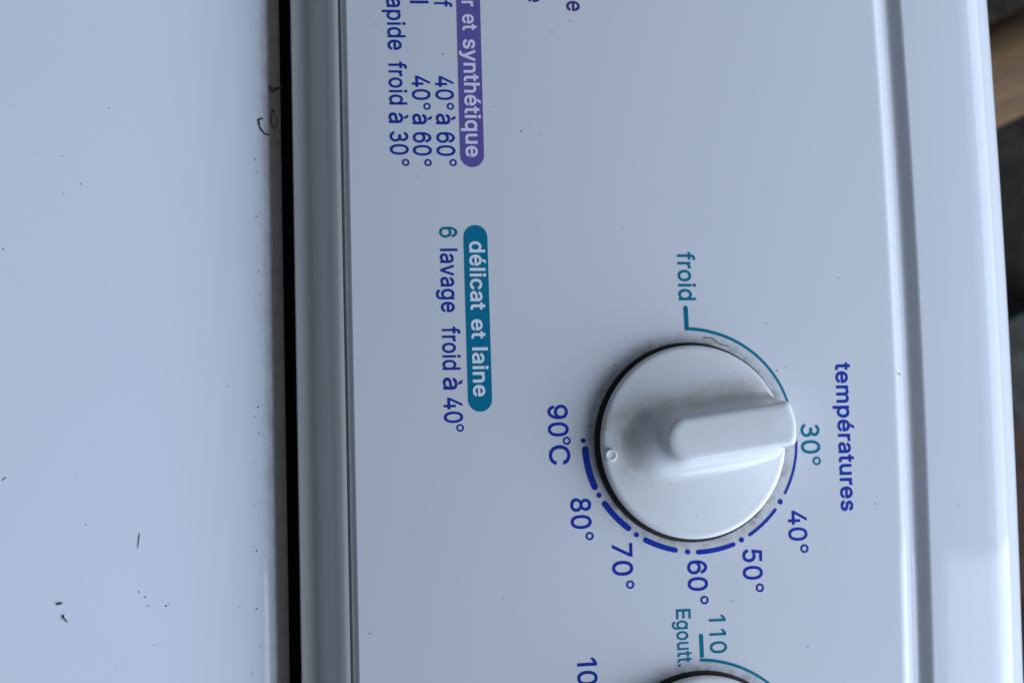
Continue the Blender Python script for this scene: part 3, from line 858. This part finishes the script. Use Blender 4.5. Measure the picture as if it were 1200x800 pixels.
# ends of two words at the top
T().text("lavage", 663.0, -58, 664.6, 13.2, 19.5).build("lettering", INK_VIOLET)
T().text("essorage", 616.5, -91, 618.5, 2.6, 14.6).build("lettering", INK_VIOLET)

# temperature dial
CX, CY = 809.0, 516.0


def arc(p, q, n=20):
    r0, r1 = math.hypot(p[0] - CX, p[1] - CY), math.hypot(q[0] - CX, q[1] - CY)
    a0, a1 = math.atan2(p[1] - CY, p[0] - CX), math.atan2(q[1] - CY, q[0] - CX)
    if a1 - a0 > math.pi: a1 -= 2 * math.pi
    if a0 - a1 > math.pi: a1 += 2 * math.pi
    return [(CX + (r0 + (r1 - r0) * i / n) * math.cos(a0 + (a1 - a0) * i / n), CY + (r0 + (r1 - r0) * i / n) * math.sin(a0 + (a1 - a0) * i / n)) for i in range(n + 1)]


for p, q, w0, w1 in [((686.0, 526.5), (697.0, 570.0), 7.6, 7.6), ((709, 590), (736.5, 618.5), 6.8, 6.8), ((757, 632.5), (791.5, 644.2), 6.2, 5.8),
                     ((818.5, 646.6), (859.5, 637.5), 5.4, 4.9), ((878.6, 626.2), (908.6, 596.8), 3.6, 3.3), ((920, 577.4), (933, 515), 2.8, 2.6)]:
    T().stroke(arc(p, q), w0, w1).build("scale_arc", INK_BLUE)
for x, y in [(683.5, 516), (702, 580), (746, 626.2), (806, 646.2), (869, 632.2), (914.4, 587.6)]:
    T().dot(x, y, 2.9).build("scale_dot", INK_BLUE)
T().stroke([(803.6, 361), (804.3, 373), (804.9, 384)], 5.0, 4.6, True, False).stroke(arc((802.6, 385.2), (924, 474), 30), 3.6, 2.6, False, True).build("scale_arc", INK_TEAL)
T().text("froid", 794.0, 295.5, 796.2, 352, 20.3).build("lettering", INK_TEAL)
T().text("90", 642.2, 474.3, 643.2, 511.5, 23.4).ring(664.3, 516.3, 3.6, 2.0).text("C", 643.8, 521.8, 644.6, 544.8, 24.2).build("lettering", INK_BLUE)
T().text("80", 669.0, 583.8, 670.0, 619.8, 23.6).ring(691.2, 627.8, 3.7, 2.1).build("lettering", INK_BLUE)
T().text("70", 717.6, 636.5, 718.6, 674.6, 23.6).ring(738.7, 684.6, 3.7, 2.1).build("lettering", INK_BLUE)
T().text("60", 806.0, 656.6, 807.2, 692.4, 22.8).ring(825.8, 702.7, 3.7, 2.1).build("lettering", INK_BLUE)
T().text("50", 870.6, 643.6, 871.6, 679.2, 22.6).ring(890.6, 688.3, 3.7, 2.1).build("lettering", INK_BLUE)
T().text("40", 923.8, 598.2, 924.9, 633.6, 21.6).ring(942.8, 642.4, 3.7, 2.1).build("lettering", INK_BLUE)
T().text("30", 938.6, 496.3, 939.8, 531.6, 21.8).ring(957.2, 539.8, 3.7, 2.1).build("lettering", INK_TEAL)
T().text("températures", 979.2, 424.6, 986.4, 598.6, 18.6, .017).build("lettering", INK_BLUE)

# spin dial
T().text("E", 792.6, 713.6, 793.0, 725.3, 16.6).text("goutt.", 792.8, 727, 795.0, 781, 16.0).build("lettering", INK_TEAL)
T().text("1", 831.2, 720.5, 831.4, 728, 19).text("1", 831.9, 737, 832.1, 744.5, 19).text("0", 832.4, 751.5, 833.0, 765.5, 19.4).build("lettering", INK_TEAL)
CX, CY = 823, 904.0
T().stroke([(821.6, 744.5), (822.3, 758), (822.8, 770)], 4.6, 4.4, True, False).stroke(arc((820.6, 772.8), (940, 850), 30), 3.5, 2.6, False, True).build("scale_arc", INK_TEAL)
T().text("1000", 676.8, 771, 679.0, 845, 22.8).build("lettering", INK_NAVY)

# ------------------------------------------------------------------ hairs, lint and specks lying on the machine
M_HAIR = mat("dark_fibre", (.06, .05, .046), .6, .3)
M_LINT = mat("brown_lint", (.09, .065, .045), .8, .2)
M_SPECK = mat("dirt_speck", (.24, .215, .195), .8, .2)


def zlid(x): return ZLID + (xr - .0048 - x) * tl if x < xr - .0048 else ZLID - .0042 * (1 - math.sqrt(max(0, 1 - ((x - xr + .0048) / .0048) ** 2)))


def PL(px, py, dz=0.0):
    z = ZLID
    for _ in range(8):
        p = P(px, py, z + dz); z = zlid(min(p.x, xr - .0003))
    return P(px, py, z + dz)


def hair(name, pix, where, r, label, cat, m=M_HAIR, dz=.00012):
    pts = [where(x, y, dz + (d if len(q) else 0)) for (x, y, *q) in pix for d in [q[0] if q else 0]]
    pts = [Vector(p) for p in catmull([tuple(p) for p in pts], 7)]
    o = link(name, tube_mesh(name, pts, r), m)
    c = pts[len(pts) // 2]
    o.data.transform(Matrix.Translation(-c)); o.location = c
    tag(o, label, cat)
    return o


taper = lambda r: (lambda t: r * (.35 + .65 * math.sin(math.pi * min(max(t, .03), .97))))
hair("fibre", [(304.5, 146), (303, 141), (308, 139)], PL, .00022, "short dark hooked fibre on the lid beside the gap", "fibre")
hair("fibre", [(303, 143), (304.5, 149), (308.5, 155), (313, 158), (318, 157.5)], PL, taper(.00024), "dark curved fibre hanging over the lid edge", "fibre")
hair("fibre", [(319, 128), (322, 134), (325, 143), (323.5, 150), (319.5, 149), (317.5, 140), (319, 129)], lambda x, y, d: P(x, y, ZLID - .0035), .00011,
     "thin looped brown fibre at the edge of the lid", "fibre", M_LINT)
hair("lint_tuft", [(316, 101), (318.5, 107), (322, 105), (327, 103), (332, 101)], lambda x, y, d: P(x, y, ZLID - .0022), taper(.00042),
     "dark brown tuft of lint caught in the gap beside the lid", "lint", M_LINT)
hair("lint_tuft", [(317.5, 108.5), (319.5, 106.5), (321, 103)], lambda x, y, d: P(x, y, ZLID - .002), .0003,
     "tiny dark crumb of lint under the tuft in the gap", "lint", M_LINT)
hair("hair", [(825, 396.5), (831, 395.6), (837, 397.5), (842, 402), (848, 404), (855, 406)], PP, .00008, "fine wavy grey hair above the temperature knob", "hair")
hair("hair", [(164, 624), (162.8, 632), (161.6, 642.5)], PL, taper(.00008), "short straight dark hair on the white lid", "hair")
hair("hair", [(3, 563), (5, 561), (7.5, 559)], PL, .00006, "tiny dark hair at the outer side of the lid", "hair")


def flake(pix, where, h, label):
    bm = bmesh.new()
    c = where(*pix[0])
    pts = [where(x, y) for x, y in pix]
    cen = sum(pts, Vector()) / len(pts)
    lo_ = [bm.verts.new(p - cen) for p in pts]
    hi_ = [bm.verts.new((p - cen) * .8 + Vector((0, 0, h))) for p in pts]
    n = len(pts)
    for i in range(n): bm.faces.new((lo_[i], lo_[(i + 1) % n], hi_[(i + 1) % n], hi_[i]))
    bm.faces.new(hi_)
    o = link("crumb", mesh_from(bm, "crumb", False), M_HAIR)
    o.location = cen + Vector((0, 0, .00003))
    tag(o, label, "crumb")


flake([(65.5, 708), (68, 706), (73, 705), (74, 706), (71, 707.8), (67.5, 708.7)], PL, .0003, "dark seed-shaped crumb on the white lid")
flake([(73, 720), (75, 719.5), (75.5, 723), (78, 726), (80, 728.5), (79, 729), (76, 725.5), (73.5, 724)], PL, .0003, "ragged brown crumb just below the seed-shaped crumb on the lid")

# specks nobody could count: one mesh
bm = bmesh.new()
rnd = random.Random(11)


def speck(p, r, fl=.5):
    mtx = Matrix.Translation(p) @ Matrix.Rotation(rnd.uniform(0, 3.1), 4, 'Z') @ Matrix.Diagonal((.88 * r * rnd.uniform(.8, 1.5), r * rnd.uniform(.6, 1), r * fl, 1))
    bmesh.ops.create_icosphere(bm, subdivisions=1, radius=1, matrix=mtx)


K = .000215
for x, y, r in [(299, 187, 1), (302, 202, .8), (305, 250, .8), (316, 247, .8), (301, 254, .9), (303, 318, .7), (305, 345, 1.0), (300, 363, .8), (303, 369, .7), (128, 127, .8), (95, 216, .9), (75, 227, .9),
                (73, 183, .7), (4, 292, 1.2), (267, 453, .8), (303, 477, 1.2), (304, 508, 1.1), (299, 488, .8), (310, 588, .8), (298, 640, .9), (301, 645, 1.3), (310, 652, .8), (300, 712, .8), (301, 713, 1.1),
                (305, 757, .8), (295, 788, 1.1), (163, 693, 1.0), (170.5, 699.5, 1.2), (173.5, 709.5, .9), (195, 709.5, 1.4), (198, 707, .8), (281, 710, .8), (181, 756, .7), (101, 614.5, .9), (310, 520, .7), (302, 470, .7), (297, 541, .7)]:
    speck(PL(x, y, .00005), r * K)
for i in range(55):
    speck(PL(rnd.triangular(285, 319, 312), rnd.uniform(0, 800), .00004), rnd.uniform(.25, .6) * K)
for i in range(40):
    speck(PL(rnd.uniform(0, 290), rnd.uniform(0, 800), .00003), rnd.uniform(.2, .42) * K)
for x, y, r in [(520, 63.7, 1.2), (491, 207, .7), (441, 29, .8), (611, 154, 1.0), (634, 157, .7), (580, 125, .7), (647, 38, .8), (669, 25, .8), (1054, 438, 1.5), (983, 326, .9), (859, 704, 1.1), (911, 434, 1.2), (921, 430, .9),
                (947, 757, 1.0), (693, 499, 1.1), (720.5, 428, 1.3), (722, 434, .8), (1124, 592, .7), (1026, 590, .8), (765, 540, .6), (886, 605, 1.6), (889, 601, 1.0), (884, 612, .9), (880, 430, .9), (706, 458, 1.0), (434, 742, .9), (730, 266, .7), (590, 700, .6), (480, 620, .6), (898, 379, .7)]:
    speck(PP(x, y, .00004), r * K)
for i in range(70):
    th = rnd.uniform(R(-35), R(95)); rr = rnd.uniform(119, 126)
    speck(PP(814 + rr * math.cos(th), 517 + rr * math.sin(th), .00004), rnd.uniform(.2, .5) * K)
for i in range(60):
    speck(PP(rnd.uniform(425, 1020), rnd.uniform(0, 800), .00003), rnd.uniform(.15, .35) * K)
# on the knob
for x, y, r in [(799, 555, 1.2), (874, 541, 1.1), (879, 543.5, 1.0), (883, 542, .7), (863, 547.5, .8), (837, 552.5, .7), (817, 606, .8), (778, 612, .6), (765, 568, .6), (785, 567, .6), (862, 437, .8), (791, 479, 1.3), (804, 482, 1.0), (839, 469, .9), (858, 444, .5), (847, 473, .7), (815, 480, .6)]:
    p = P(x, y, KN.z + .0043); rr = math.hypot(p.x - KN.x, p.y - KN.y) / MM
    zz = zpan(KN.x) + dome(rr) * MM + (p.x - KN.x) * math.tan(slope) + .00003
    speck(P(x, y, zz), r * K * .9)
q = P(927.5, 506.5, KN.z + .0134)
speck(q, 1.3 * K)
for x, y, r in [(369, 693, 1.4), (372, 696, .9), (366, 716, 1.3), (370, 712, .7), (377, 187, 1.0), (398, 760, .6)]:
    speck(P(x, y, ZP - .0092), r * K)
sp = link("dirt_specks", mesh_from(bm, "dirt_specks"), M_SPECK)
tag(sp, kind="stuff")
